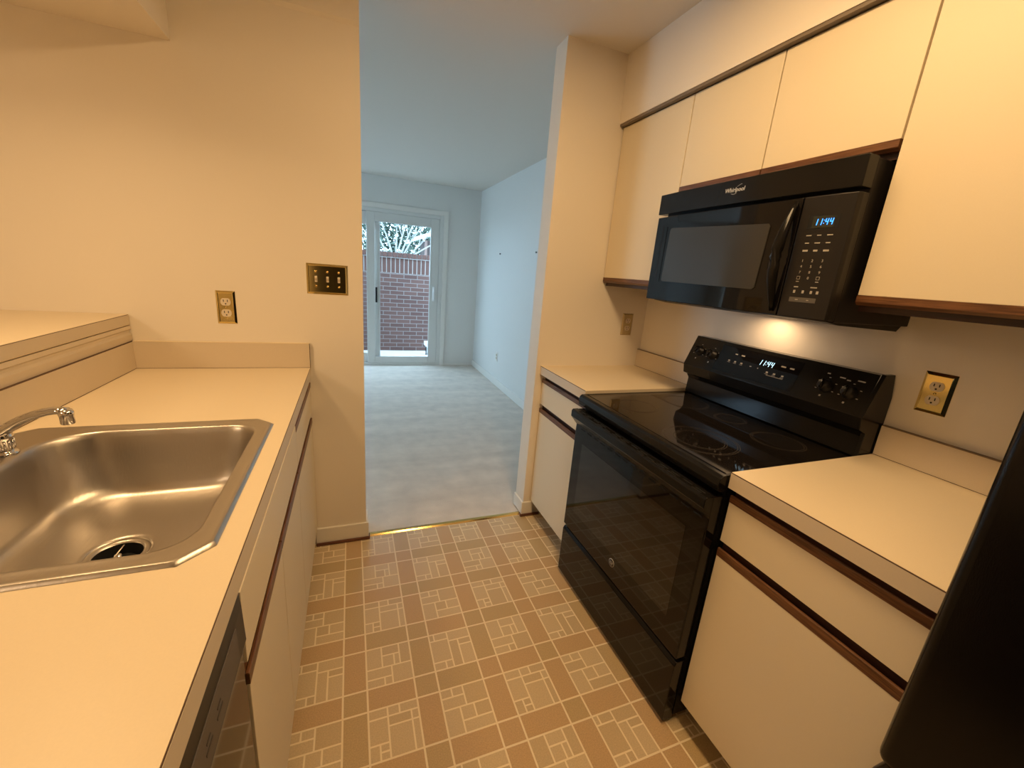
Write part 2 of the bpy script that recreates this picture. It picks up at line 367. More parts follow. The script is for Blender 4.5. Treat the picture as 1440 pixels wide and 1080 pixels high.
c = MB(); c.box(-6, 4, YF + .15, 12, -.15, -.03, mPATIO); struct('floor_patio', c)
gw = MB()
gw.box(-5, 3, 5.1, 5.3, -.03, 1.235, mBRICK); gw.box(-5, 3, 5.102, 5.298, 1.235, 1.47, mMORT); gw.box(-5, 3, 5.08, 5.32, 1.47, 1.48, mMORT)
x = -5.0
while x < 3:
    cc = mBRICKC
    gw.box(x + .005, x + .061, 5.1, 5.3, 1.24, 1.468, cc, .003, 1)
    x += .068
x = -5.0
gw.box(-5, 3, 5.09, 5.31, 1.48, 1.545, mMORT)
while x < 3:
    gw.box(x + .005, x + .071, 5.075, 5.325, 1.482, 1.555, mBRICKC, .003, 1); x += .0775
gw.build('garden_wall', origin=(-1, 5.2, -.03), label='red brick garden wall with soldier course and brick cap outside the glass door', cat='wall')
dsp = MB()
dsp.box(-.395, -.31, 4.78, 4.86, .12, .19, mALU, .008); dsp.tube([(-.352, 4.83, .16), (-.352, 4.81, .12), (-.33, 4.80, .02), (-.33, 4.80, -.03)], [.026] * 4, mALU, 12)
dsp.box(-.375, -.362, 4.77, 4.79, -.03, .10, mRUB)
for v_ in dsp.bm.verts: v_.co.x -= .085
dsp.build('downspout', origin=(-.435, 4.8, -.03), label='short white drainpipe elbow standing on the patio by the brick wall', cat='pipe')
tree = thing('bare_tree', (-.70, 7.2, 0), 'pale bare tree with fanning branches behind the brick garden wall', 'tree')
tr = MB(); tr.tube([(-.70, 7.2, -.1), (-.70, 7.2, .8), (-.72, 7.2, 1.45)], [.11, .09, .08], mBARK, 10)
def branch(p, d, L, r, depth):
    p = Vector(p); d = Vector(d).normalized(); pts = [p]; rr = [r]
    for k in range(4):
        d = (d + Vector((random.uniform(-.1, .1), random.uniform(-.1, .1), random.uniform(-.04, .1)))).normalized()
        p = p + d * L / 4; pts.append(p); rr.append(r * (1 - .15 * (k + 1)))
    tr.tube(pts, rr, mBARK, 6)
    if depth:
        for k in range(3):
            q = pts[random.choice((2, 3, 4))]
            branch(q, d + Vector((random.uniform(-.7, .7), random.uniform(-.5, .5), random.uniform(-.15, .5))), L * .6, r * .5, depth - 1)
for dx, dz in ((-1.0, .8), (-.45, 1.3), (0, 1.4), (.25, 1.4), (.5, 1.3), (.75, 1.1), (1.1, .95), (1.3, .6), (-.8, 1.2)):
    branch((-.72 + dx * .05, 7.2, 1.4), (dx, random.uniform(-.3, .3), dz), 1.15, .022, 2)
tr.build('branches', tree)
def foliage(name, n, cx, cy, cz, rx, ry, rz, m, label, sz=.05):
    f = MB(); k = f.mi(m)
    for i in range(n):
        while True:
            a, b, cc = random.uniform(-1, 1), random.uniform(-1, 1), random.uniform(-1, 1)
            if a * a + b * b + cc * cc < 1: break
        p = Vector((cx + a * rx, cy + b * ry, cz + cc * rz)); s_ = sz * random.uniform(.5, 1.4)
        u = Vector((random.uniform(-1, 1), random.uniform(-1, 1), random.uniform(-1, 1))).normalized(); v_ = u.orthogonal().normalized()
        vs = [f.bm.verts.new(p + u * s_), f.bm.verts.new(p + v_ * s_ * .5), f.bm.verts.new(p - u * s_), f.bm.verts.new(p - v_ * s_ * .5)]
        f.bm.faces.new(vs).material_index = k
    return f.build(name, origin=(cx, cy, 0), label=label, cat='shrub')
foliage('evergreen_hedge', 7000, -.5, 11, 1.75, 2.6, .5, 1.8, mLEAF, 'tall dark green hedge behind the bare tree, seen over the brick wall', .085)
foliage('pale_shrub', 1300, -2.2, 9.0, 1.25, 1.2, .6, 1.3, mLEAFP, 'pale leafy shrub seen over the brick wall at the left glass panel')
sh = thing('garden_shed', (.5, 8.2, 0), 'brown shed with white roof edge, seen over the brick wall at right', 'shed')
m = MB(); m.box(.05, 1.4, 8.0, 9.0, -.1, 1.95, mat('grey_brown_boards', (.06, .042, .038), .8), .01); m.box(.0, .05, 7.96, 8.03, -.1, 1.95, mSHED, .005); m.build('wall', sh)
m = MB(); m.prism([(-.15, 1.95), (.8, 2.3), (1.6, 1.95), (1.6, 2.03), (.8, 2.38), (-.15, 2.03)], 7.85, 9.1, mALU, 'Y'); m.build('roof', sh)

# ------------------------------------------------------------------ outlets and switch plate
def plate(name, loc, rotz, w_, h_, label, cat, kind, pm=mBRASSP, group=None):
    # built facing -Y at the origin
    t = thing(name, loc, label, cat, group or ('wall outlets' if kind == 'outlet' else None)); o = Vector(loc); t.rotation_euler = (0, 0, rotz)
    def P(mb, nm, par=t, lab=None):
        for v in mb.bm.verts: v.co += o
        return mb.build(nm, par, label=lab)
    b = MB(); hw, hh = w_ / 2, h_ / 2; e = .007
    ring = lambda a, b_, y: [Vector((-a, y, -b_)), Vector((a, y, -b_)), Vector((a, y, b_)), Vector((-a, y, b_))]
    b.loft([ring(hw, hh, 0), ring(hw, hh, -.0015), ring(hw - e, hh - e, -.007), ring(hw - e - .002, hh - e - .002, -.0062)], pm, False, True)
    bmesh.ops.recalc_face_normals(b.bm, faces=b.bm.faces[:])
    P(b, 'cover_plate')
    if kind == 'outlet':
        for s_ in (1, -1):
            z = s_ * h_ * .17; f = MB(); R = h_ * .135
            pts = []
            for k in range(28):
                a = 2 * PI * k / 28; pts.append((math.cos(a) * R, max(-R * .82, min(R * .82, math.sin(a) * R)) + z))
            f.prism(pts, -.009, -.004, mCREAM, 'Y', 0)
            rec = P(f, 'receptacle')
            q = R * .38
            for sq in (-q, q): g = MB(); g.box(sq - .0013, sq + .0013, -.0096, -.0088, z, z + R * .5, mSLOT); P(g, 'slot', rec)
            g = MB(); g.cyl((0, -.0096, z - R * .42), (0, -.0088, z - R * .42), .0026, .0026, mSLOT, 10, False); P(g, 'slot', rec)
        f = MB(); f.lathe((0, -.0062, 0), [(0, .0025), (.003, .0018), (.0035, 0)], pm, 12, True, (0, -1, 0)); P(f, 'screw')
    else:
        for i in (-1, 0, 1):
            x_ = i * .0445
            f = MB(); f.box(x_ - .005, x_ + .005, -.0072, -.006, -.012, .012, mCREAM)
            f.prism([(-.0065, -.008), (-.019, .003), (-.019, .010), (-.0065, .008)], x_ - .0038, x_ + .0038, mCREAM, 'X', .0008)
            P(f, 'toggle')
            for z in (.030, -.030):
                f = MB(); f.lathe((x_, -.0062, z), [(0, .003), (.004, .0022), (.0048, 0)], mBRASS, 14, True, (0, -1, 0)); P(f, 'screw')
    return t
plate('wall_outlet', (-2.055, 0, 1.161), 0, .066, .130, 'brass double outlet on the tan wall above the sink counter backsplash', 'outlet', 'outlet')
plate('light_switch', (-1.679, 0, 1.296), 0, .161, .125, 'brass plate with three toggle switches on the wall beside the opening', 'switch', 'switch')
plate('wall_outlet', (-.119, 0, 1.155), 0, .070, .122, 'dull brass outlet in the corner under the leftmost upper cabinet', 'outlet', 'outlet', mat('dull_brass_plate', (.52, .42, .24), .35, .8))
plate('wall_outlet', (0, -1.337, 1.145), -PI / 2, .073, .121, 'brass double outlet on the wall right of the stove', 'outlet', 'outlet')
plate('wall_outlet', (XR2, 2.80, .365), -PI / 2, .074, .118, 'white outlet low on the far room wall', 'outlet', 'outlet', mWHITE)
for y_, lab in ((2.93, 'small screw in the far room wall, farther from the kitchen'), (1.855, 'small dark screw in the far room wall, nearer the kitchen opening')):
    m = MB(); m.cyl((XR2, y_, 1.598), (XR2 - .012, y_, 1.598), .006, .009, mBLKM, 10); m.build('wall_screw', origin=(XR2, y_, 1.598), label=lab, cat='screw', group='screws in the far room wall')

# ------------------------------------------------------------------ counters
CT, CB = .914, .868
def slab(mb, x0, x1, y0, y1, top=CT, bot=CB, front=None, end=None):
    mb.box(x0, x1, y0, y1, bot, top, mLAM)
def edge_strip(mb, xf, sgn, y0, y1, top=CT, bot=CB):
    # laminate edge band on a face at x=xf (outward normal = sgn * X) with the dark line under the top sheet
    mb.box(min(xf, xf + sgn * .0012), max(xf, xf + sgn * .0012), y0, y1, bot, top - .0034, mLEDGE)
    mb.box(min(xf, xf + sgn * .0008), max(xf, xf + sgn * .0008), y0, y1, top - .0034, top - .0008, mSEAM)
# left countertop, with the sink cut-out
SX0, SX1, SY0, SY1 = -2.335, -1.826, -1.275, -.692
m = MB(); L0 = -2.386; LW = -1.761; Y0 = -2.62
slab(m, L0, LW, SY1, -.0); slab(m, L0, LW, Y0, SY0); slab(m, L0, SX0, SY0, SY1); slab(m, SX1, LW, SY0, SY1)
edge_strip(m, LW, 1, Y0, 0)
bmesh.ops.remove_doubles(m.bm, verts=m.bm.verts[:], dist=1e-6)
ctl = m.build('countertop', origin=(LW, -1, CB), label='long almond laminate countertop holding the steel sink, left side', cat='countertop')
b = MB(); b.box(-2.366, LW, -.019, 0, CT, 1.020, mLEDGE); b.box(-2.366, LW + .0005, -.0195, -.0, 1.0195, 1.0215, mLAM); b.box(LW, LW + .0008, -.019, -.001, CT, 1.018, mSEAM)
b.box(-2.365, LW, -.0198, -.019, CT, CT + .0012, mSEAM)
b.build('backsplash', ctl)
b = MB(); b.box(L0, -2.366, Y0, -.001, CT, 1.020, mLEDGE); b.box(-2.3665, -2.3655, Y0, -.001, CT, CT + .0015, mSEAM); b.box(-2.386, -2.3655, Y0, -.001, 1.0188, 1.0202, mSEAM); b.build('backsplash', ctl)
# moulding between the backsplash and the bar
m = MB(); m.prism([(-2.386, 1.0205), (-2.372, 1.0205), (-2.370, 1.045), (-2.376, 1.052), (-2.376, 1.060), (-2.370, 1.066), (-2.372, 1.078), (-2.386, 1.078)], -3.0, -.001, mLEDGE, 'Y')
struct('trim_4', m)
m = MB(); BX = -2.371
m.box(-2.80, BX, -3.0, -.001, 1.080, 1.122, mLAM, .004, 3)
m.box(BX - .001, BX + .0008, -3.0, -.010, 1.084, 1.1185, mLEDGE); m.box(BX - .002, BX + .0006, -3.0, -.006, 1.1185, 1.1200, mSEAM)
m.build('bar_top', origin=(-2.6, -1.5, 1.08), label='raised almond laminate bar top on the half wall behind the sink', cat='countertop')
# right counters
def right_counter(y0, y1, label, fname):
    m = MB(); slab(m, -.635, 0, y0, y1); edge_strip(m, -.635, -1, y0, y1)
    if fname == 'far':
        m.box(-.634, -.02, y0 - .0006, y0 + .001, CB, CT - .0018, mLEDGE)
    o = m.build('countertop', origin=(-.3, (y0 + y1) / 2, CB), label=label, cat='countertop')
    b = MB(); b.box(-.019, 0, y0, y1, CT, 1.012, mLEDGE); b.box(-.0195, 0, y0, y1, 1.0115, 1.0135, mBOX); b.box(-.0198, -.019, y0, y1, CT, CT + .0014, mSEAM); b.build('backsplash', o)
right_counter(-.476, -.0, 'small almond laminate countertop between the wall and the stove', 'far')
right_counter(-1.712, -1.247, 'almond laminate countertop between the stove and the black fridge', 'near')

# ------------------------------------------------------------------ cabinets
def base_cab(xf, s, y0, y1, label, doors, drawer=True, xback=0.0, top_pull=True, hollow=False):
    """xf: front plane, s: outward sign of X. doors: list of y ranges"""
    t = thing('base_cabinet', ((xf + xback) / 2, (y0 + y1) / 2, 0), label, 'cabinet', 'base cabinets along the galley')
    X = lambda d0, d1: (min(xf + s * d0, xf + s * d1), max(xf + s * d0, xf + s * d1))
    b = MB(); xa, xb = sorted((xf - s * .022, xback)); sx = xa if s < 0 else xb
    if hollow:
        b.box(xa, xb, y0, y0 + .018, .1, CB - .001, mBOX); b.box(xa, xb, y1 - .018, y1, .1, CB - .001, mBOX)
        b.box(xa, xb, y0 + .018, y1 - .018, .1, .118, mBOX); b.box(xa, xa + .012, y0 + .018, y1 - .018, .118, CB - .001, mBOX); b.box(xb - .012, xb, y0 + .018, y1 - .018, .118, CB - .001, mBOX)
    else: b.box(xa, xb, y0, y1, .1, CB - .001, mBOX)
    x0, x1 = X(-.085, -.10 - .0); kx = sorted((xf - s * .085, xback)); b.box(kx[0], kx[1], y0, y1, 0, .1, mKICK)
    b.build('body', t)
    def oak(par, ya, yb, z0, z1):
        # sloped finger pull: face slopes back towards the top
        o = MB(); o.prism([(xf + s * .0006, z0), (xf + s * .0006, z1 - .003), (xf - s * .001, z1 - .001), (xf - s * .005, z1 - .001), (xf - s * .008, z1 - .006), (xf - s * .0179, z1 - .010), (xf - s * .0179, z0)], ya, yb, mOAK, 'Y'); return o.build('pull', par)
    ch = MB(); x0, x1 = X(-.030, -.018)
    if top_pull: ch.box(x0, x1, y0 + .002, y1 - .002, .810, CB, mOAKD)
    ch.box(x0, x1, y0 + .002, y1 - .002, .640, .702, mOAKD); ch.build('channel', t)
    if drawer:
        segs = [(y0, y1)]
        for a, b_ in segs:
            x0, x1 = X(-.018, 0); d = MB(); d.box(x0, x1, a + .002, b_ - .002, .700, .8225 if top_pull else .846, mDOOR, .0012)
            dd = d.build('drawer' if top_pull else 'false_front', t)
            if top_pull: oak(dd, a + .002, b_ - .002, .8225, .845)
    for a, b_ in doors:
        x0, x1 = X(-.018, 0); d = MB(); d.box(x0, x1, a + .002, b_ - .002, .100, .6515, mDOOR, .0012)
        dd = d.build('door', t); oak(dd, a + .002, b_ - .002, .6515, .677)
    return t
base_cab(-.62, -1, -.4765, -.004, 'almond base cabinet with oak pulls between the wall and the stove', [(-.4765, -.004)])
base_cab(-.62, -1, -1.712, -1.2465, 'almond base cabinet with oak pulls between the stove and the fridge', [(-1.712, -1.2465)])
base_cab(-1.765, 1, -.548, -.004, 'almond base cabinet at the far end of the left run, beside the wall', [(-.548, -.004)], xback=-2.385)
base_cab(-1.765, 1, -1.303, -.5485, 'almond sink base cabinet with two doors and a plain false front', [(-.925, -.5485), (-1.303, -.925)], xback=-2.385, top_pull=False, hollow=True)
base_cab(-1.765, 1, -2.62, -1.915, 'almond base cabinet at the near end of the left countertop, past the dishwasher', [(-2.62, -1.915)], xback=-2.385)

def upper_cab(y0, y1, zb, doors, label, zt=2.116):
    t = thing('wall_cabinet', (0, (y0 + y1) / 2, zb), label, 'cabinet', 'wall cabinets under the right soffit')
    xf = -.317; b = MB(); b.box(xf + .022, 0, y0, y1, zb - .02, zt + .013, mBOX)
    b.box(xf + .022, 0, y0 + .001, y1 - .001, zb - .021, zb - .0199, mOAK)
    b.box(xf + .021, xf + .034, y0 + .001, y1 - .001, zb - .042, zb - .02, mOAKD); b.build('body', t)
    r = MB(); r.box(xf + .012, xf + .0225, y0, y1, zt - .004, zt + .013, mBOX); r.build('top_rail', t)
    for a, c_ in doors:
        d = MB(); d.box(xf, xf + .018, a + .0022, c_ - .0022, zb, zt, mDOOR, .0012); dd = d.build('door', t)
        o = MB(); o.prism([(xf - .002, zb), (xf - .002, zb - .018), (xf + .006, zb - .026), (xf + .018, zb - .026), (xf + .018, zb)], a + .0022, c_ - .0022, mOAK, 'Y'); o.build('pull', dd)
    return t
upper_cab(-.476, -.003, 1.402, [(-.476, -.003)], 'tall almond wall cabinet in the corner, left of the microwave')
upper_cab(-1.2385, -.4765, 1.780, [(-.853, -.4765), (-1.2385, -.853)], 'short two-door almond wall cabinet above the microwave')
upper_cab(-1.712, -1.2395, 1.402, [(-1.712, -1.2395)], 'tall almond wall cabinet right of the microwave')

# ------------------------------------------------------------------ sink and faucet
NP = 192
def outline(x0, x1, y0, y1, r, chamf=False, rs=None):
    pts = []
    cs = [((x1, y1), 0, rs[0] if rs else r), ((x0, y1), 1, rs[1] if rs else r), ((x0, y0), 2, rs[2] if rs else r), ((x1, y0), 3, rs[3] if rs else r)]
    for (cx, cy), q, rr in cs:
        sx = 1 if q in (0, 3) else -1; sy = 1 if q in (0, 1) else -1
        ox, oy = cx - sx * rr, cy - sy * rr
        n = 1 if chamf else 14
        for k in range(n + 1):
            a = q * PI / 2 + k / n * PI / 2; pts.append((ox + rr * math.cos(a), oy + rr * math.sin(a)))
    return pts
CXs, CYs = -2.06, -.985
ANG = sorted([2 * PI * k / (NP - 8) + .0041 for k in range(NP - 8)] + [math.atan2(py - CYs, px - CXs) % (2 * PI) for px, py in outline(-2.362, -1.800, -1.305, -.664, .042, True)])
def ring(poly, z, n=NP, dz=None):
    out = []
    for k in range(n):
        a = ANG[k]; dx, dy = math.cos(a), math.sin(a); best = None
        for i in range(len(poly)):
            ax, ay = poly[i][0] - CXs, poly[i][1] - CYs; bx, by = poly[(i + 1) % len(poly)][0] - CXs, poly[(i + 1) % len(poly)][1] - CYs
            ex, ey = bx - ax, by - ay; den = dx * ey - dy * ex
            if abs(den) < 1e-12: continue
            t_ = (ax * ey - ay * ex) / den; u_ = (ax * dy - ay * dx) / den
            if t_ > 0 and -1e-6 <= u_ <= 1 + 1e-6 and (best is None or t_ > best): best = t_
        out.append(Vector((CXs + dx * best, CYs + dy * best, z)))
    return out
OX0, OX1, OY0, OY1 = -2.362, -1.800, -1.305, -.664
def orng(ins, z): return ring(outline(OX0 + ins, OX1 - ins, OY0 + ins, OY1 - ins, .042 - ins * .4, True), z)
IX0, IX1, IY0, IY1 = -2.272, -1.838, -1.262, -.712
def irng(ins, z, extra=0): return ring(outline(IX0 + ins, IX1 - ins, IY0 + ins, IY1 - ins, 0, rs=[.065 + extra, .105 + extra, .105 + extra, .065 + extra]), z)
m = MB()
DZ = .742
rings = [orng(.0, CT + .0003), orng(.0003, CT + .0012), orng(.0055, CT + .0058), orng(.0062, CT + .0061), orng(.011, CT + .0062), orng(.0125, CT + .0060), orng(.017, CT + .0046),
         irng(-.010, CT + .0045), irng(-.006, CT + .0048), irng(-.002, CT + .0035), irng(.001, CT - .002), irng(.004, CT - .012),
         irng(.012, .86), irng(.020, .81, .004), irng(.026, .78, .008), irng(.034, .764, .012), irng(.048, .754, .014), irng(.075, .7495, .016)]
# floor: blend towards the drain circle
dr_c = Vector((-2.062, -.985)); DRr = .057
last = rings[-1]
for f, z in ((.35, .7475), (.7, .7455), (.93, .7445)):
    rr = []
    for k, p in enumerate(last):
        a = ANG[k]; q = Vector((dr_c.x + math.cos(a) * DRr, dr_c.y + math.sin(a) * DRr))
        rr.append(Vector((p.x * (1 - f) + q.x * f, p.y * (1 - f) + q.y * f, z)))
    rings.append(rr)
circ = lambda r, z: [Vector((dr_c.x + math.cos(a) * r, dr_c.y + math.sin(a) * r, z)) for a in ANG]
rings += [circ(DRr, .744), circ(DRr - .003, .7405)]
m.loft(rings, mSTEEL, True)
sink = m.build('kitchen_sink', origin=(CXs, CYs, .74), label='stainless steel single bowl sink set into the left countertop', cat='sink')
m = MB()
m.loft([circ(DRr - .0032, .7408), circ(DRr - .006, .7425), circ(DRr - .012, .7415), circ(DRr - .015, .738)], mSTEEL, True)
m.loft([circ(DRr - .015, .738), circ(.040, .722), circ(.036, .705)], mDARK, True)
m.loft([circ(.036, .706), circ(.001, .704)], mDARK, False, True)
m.build('drain', sink)
m = MB(); R_ = .031
m.lathe((dr_c.x, dr_c.y, .716), [(0, .010), (.010, .009), (.030, .004), (.033, .0)], mRUB, 28)
m.prism([(dr_c.x - .0012, .716), (dr_c.x - .0012, .742), (dr_c.x + .0012, .742), (dr_c.x + .0012, .716)], dr_c.y - .026, dr_c.y + .030, mCHROME, 'Y')
m.cyl((dr_c.x, dr_c.y, .716), (dr_c.x, dr_c.y, .738), .008, .006, mCHROME, 14); m.build('strainer', sink)

fa = thing('faucet', (-2.297, -.822, CT + .0065), 'chrome faucet with a low curved spout on the back of the sink', 'faucet')
fx, fy = -2.297, -.822
m = MB(); m.lathe((fx, fy, CT + .004), [(.0245, 0), (.025, .004), (.022, .007), (.0195, .009), (.019, .012), (.019, .034), (.0215, .036), (.0215, .042), (.019, .048), (.013, .058), (0, .060)], mCHROME, 36)
for k in range(16):
    a = 2 * PI * k / 16; m.cyl((fx + math.cos(a) * .0190, fy + math.sin(a) * .0190, CT + .017), (fx + math.cos(a) * .0190, fy + math.sin(a) * .0190, CT + .037), .0022, .0022, mCHROME, 8)
m.build('body', fa)
m = MB(); tip = Vector((-2.160, -.862, 1.018)); st = Vector((fx - .006, fy, .958)); pts = []; rad = []
for k in range(13):
    f = k / 12; p = st.lerp(tip, f); p.z = .958 + (1.026 - .958) * (1 - (1 - f) ** 1.9); pts.append(p); rad.append(.019 - .0075 * f)
m.tube(pts, rad, mCHROME, 24, .62)
m.lathe((tip.x, tip.y, tip.z - .022), [(0, 0), (.0105, 0), (.0118, .002), (.0118, .018), (.0125, .020), (.0128, .026), (.011, .031), (0, .032)], mCHROME, 28); m.build('spout', fa)
m = MB(); m.tube([(fx - .004, fy - .0, .976), (fx - .03, fy + .012, 1.000), (fx - .055, fy + .022, 1.022)], [.009, .008, .007], mCHROME, 14, .6); m.build('lever', fa)

# ------------------------------------------------------------------ dishwasher
dw = thing('dishwasher', (-2.06, -1.609, 0), 'black dishwasher with a glossy door under the left countertop', 'dishwasher')
y0, y1 = -1.912, -1.307
m = MB(); m.box(-2.36, -1.795, y0, y1, .10, .862, mBLKM); m.box(-2.3, -1.85, y0 + .01, y1 - .01, 0, .1, mBLKM); m.build('body', dw)
m = MB(); m.prism([(-1.795, .752), (-1.768, .750), (-1.7615, .756), (-1.7635, .825), (-1.7665, .862), (-1.795, .864)], y0, y1, mBLKM, 'Y', .0015)
cp = m.build('control_panel', dw)
m = MB(); m.prism([(-1.7655, .764), (-1.7605, .764), (-1.7618, .822), (-1.7670, .822)], y0 + .045, y1 - .045, mat('dark_panel_inset', (.10, .085, .075), .5), 'Y', .0004); m.build('inset', cp)
for k in range(5):
    m = MB(); m.box(-1.7618, -1.7603, y1 - .16 - k * .045, y1 - .135 - k * .045, .785, .789, mDIM); m.box(-1.762, -1.7605, y1 - .155 - k * .045, y1 - .14 - k * .045, .797, .8, mDIM)
    m.build('button_mark', cp)
m = MB(); m.box(-1.795, -1.768, y0, y1, .115, .747, mBLKG, .003); m.build('door', dw)

# ------------------------------------------------------------------ range
RY0, RY1 = -1.242, -.480
rg = thing('kitchen_range', (-.35, -.861, 0), 'black freestanding electric range with glass cooktop between the base cabinets', 'stove')
m = MB(); m.box(-.628, -.03, RY0 + .004, RY1 - .004, .03, .862, mBLK)
for yy in (RY0 + .05, RY1 - .05):
    for xx in (-.58, -.08): m.cyl((xx, yy, 0), (xx, yy, .04), .018, .018, mBLKM, 12)
m.build('body', rg)
m = MB()
m.prism([(-.642, .852), (-.664, .856), (-.668, .874), (-.664, .893), (-.655, .9005), (-.640, .9010), (-.628, .898), (-.06, .898), (-.06, .862), (-.628, .862)], RY0, RY1, mBLK, 'Y', .0015)
m.box(-.640, -.075, RY1 - .012, RY1 - .0, .8975, .9010, mBLK, .001); m.box(-.640, -.075, RY0, RY0 + .012, .8975, .9010, mBLK, .001)
top = m.build('cooktop', rg)
m = MB(); m.box(-.630, -.085, RY0 + .012, RY1 - .012, .8975, .9000, mCOOK); gl = m.build('glass_top', top)
def annulus(mb, cx, cy, r0, r1, z, mt, a0=0, a1=2 * PI, n=64):
    t = bmesh.new()
    for k in range(n):
        A, B = a0 + (a1 - a0) * k / n, a0 + (a1 - a0) * (k + 1) / n
        t.faces.new([t.verts.new((cx + math.cos(q) * r, cy + math.sin(q) * r, z)) for q, r in ((A, r0), (A, r1), (B, r1), (B, r0))])
    mb._in(t, mt)
def burner(cx, cy, radii, nm='burner_ring'):
    mb = MB()
    for r in radii:
        annulus(mb, cx, cy, r - .0022, r, .9003, mRING)
        annulus(mb, cx, cy, r - .009, r - .0068, .9003, mRING, n=48)
    mb.build(nm, top)
burner(-.510, -1.010, (.122, .084)); burner(-.225, -1.075, (.085,)); burner(-.500, -.660, (.085,)); burner(-.225, -.640, (.095,)); burner(-.2, -.855, (.06,))
# oven door with vented handle
m = MB(); m.box(-.668, -.628, RY0 + .006, RY1 - .006, .268, .838, mBLKG, .004, 3)
od = m.build('oven_door', rg)
m = MB(); m.prism([(-.668, .768), (-.684, .788), (-.699, .806), (-.699, .832), (-.692, .838), (-.668, .838)], RY0 + .004, RY1 - .004, mBLK, 'Y', .002); hd = m.build('handle', od)
m = MB()
for k in range(14):
    ya = RY1 - .045 - k * .050
    for j in range(2):
        if (k * 2 + j) % 5 == 4: continue
        m.box(-.690 + j * .010, -.6855 + j * .010, ya - .036 - j * .006, ya - j * .006, .8375, .8386, mDARK)
        m.build('vent_slot', od); m = MB()
    for q_ in ((ya - .034, ya, .770, .776), (ya - .04, ya - .008, .757, .762)):
        m = MB(); m.box(-.6690, -.6678, *q_, mDARK); m.build('vent_slot', od); m = MB()
m = MB(); m.box(-.6686, -.6676, RY0 + .075, RY1 - .075, .37, .70, mat('oven_window_glass', (.012, .010, .009), .04, spec=.6)); m.build('window', od)
fr = lambda y_, z_, x_: (lambda u, v, d: (x_ - d, y_ - u, z_ + v))
m = MB(); m.cyl((-.668, -.868, .338), (-.6695, -.868, .338), .0165, .0165, mMARK, 32); m.cyl((-.6693, -.868, .338), (-.6700, -.868, .338), .0145, .0145, mBLKM, 32)
m.text('GE', .016, fr(-.868, .338, -.6701), mMARK, .0005, shear=.2); m.build('round_emblem', od)
m = MB(); m.prism([(-.628, .012), (-.664, .012), (-.668, .02), (-.668, .240), (-.660, .254), (-.628, .254)], RY0 + .006, RY1 - .006, mBLKG, 'Y', .002); m.build('storage_drawer', rg)
# backguard
m = MB()
m.prism([(-.082, .903), (-.078, .972), (-.092, .990), (-.116, .999), (-.123, 1.040), (-.068, 1.172), (-.028, 1.172), (-.010, 1.10), (-.010, .903)], RY0 + .012, RY1 - .003, mBLK, 'Y', .0015)
bgd = m.build('backguard', rg)
m = MB(); m.prism([(-.088, .903), (-.084, .985), (-.120, 1.000), (-.128, 1.040), (-.072, 1.176), (-.024, 1.176), (-.004, 1.10), (-.004, .903)], RY0 - .001, RY0 + .012, mBLK, 'Y', .0015)
m.build('end_cap', bgd)
# slanted control surface: from (-.123,1.040) to (-.068,1.172)
sv = Vector((.055, 0, .132)).normalized(); nv = Vector((-.132, 0, .055)).normalized(); sp = Vector((-.123, 0, 1.040))
def slant(y_, s_): # s_ = distance up the slope
    def f(u, v, d): p = sp + sv * (s_ + v) + nv * (d + .0004); return (p.x, y_ - u, p.z)
    return f
m = MB()
P4 = [slant(0, 0)(-a, b_, .0002) for a, b_ in ((-.645, .014), (-.645, .128), (-1.0, .128), (-1.0, .014))]
m.quadpts([P4[0], P4[3], P4[2], P4[1]], mBLKG); disp = m.build('touch_panel', bgd)
def led(mb, digits, y_, s_, h, f0, mt, skew=.12):
    SEG = {'0': 'abcdef', '1': 'bc', '2': 'abged', '3': 'abgcd', '4': 'fgbc', '5': 'afgcd', '7': 'abc', '8': 'abcdefg', '9': 'abcfgd'}
    wd = h * .5; th = h * .13; u = -(len(digits) - .3) * wd * 1.35 / 2
    def rect(u0, u1, v0, v1):
        F = f0(y_, s_); q = [F(a + skew * b_, b_, .0004) for a, b_ in ((u0, v0), (u1, v0), (u1, v1), (u0, v1))]; mb.quadpts(q, mt)
    for ch in digits:
        if ch == ':':
            rect(u, u + th, h * .18, h * .18 + th); rect(u, u + th, -h * .18 - th, -h * .18); u += wd * .5; continue
        H = h / 2
        R = {'a': (u, u + wd, H - th, H), 'd': (u, u + wd, -H, -H + th), 'g': (u, u + wd, -th / 2, th / 2), 'b': (u + wd - th, u + wd, 0, H), 'c': (u + wd - th, u + wd, -H, 0), 'e': (u, u + th, -H, 0), 'f': (u, u + th, 0, H)}
        for s__ in SEG[ch]: rect(*R[s__])
        u += wd * 1.45
m = MB(); led(m, '11:44', -.868, .092, .021, slant, mCYAN); m.build('clock_digits', bgd)
def smark(mb, f0, y_, s_, w_, h_, mt=mMARK):
    F = f0(y_, s_); mb.quadpts([F(-w_ / 2, -h_ / 2, .0003), F(w_ / 2, -h_ / 2, .0003), F(w_ / 2, h_ / 2, .0003), F(-w_ / 2, h_ / 2, .0003)], mt)
for y_, s_, w_, h_ in ((-.725, .100, .012, .004), (-.757, .100, .016, .005), (-.935, .096, .018, .005), (-.968, .096, .016, .005),
                       (-.705, .068, .009, .006), (-.735, .068, .009, .006), (-.765, .068, .010, .006), (-.810, .066, .008, .003), (-.842, .066, .004, .004),
                       (-.885, .060, .009, .006), (-.915, .060, .009, .006), (-.948, .060, .009, .006), (-.92, .049, .068, .0015)):
    m = MB(); smark(m, slant, y_, s_, w_, h_)
    if h_ > .0055: smark(m, slant, y_, s_ - .007, .014, .0014)
    m.build('touch_mark', bgd)
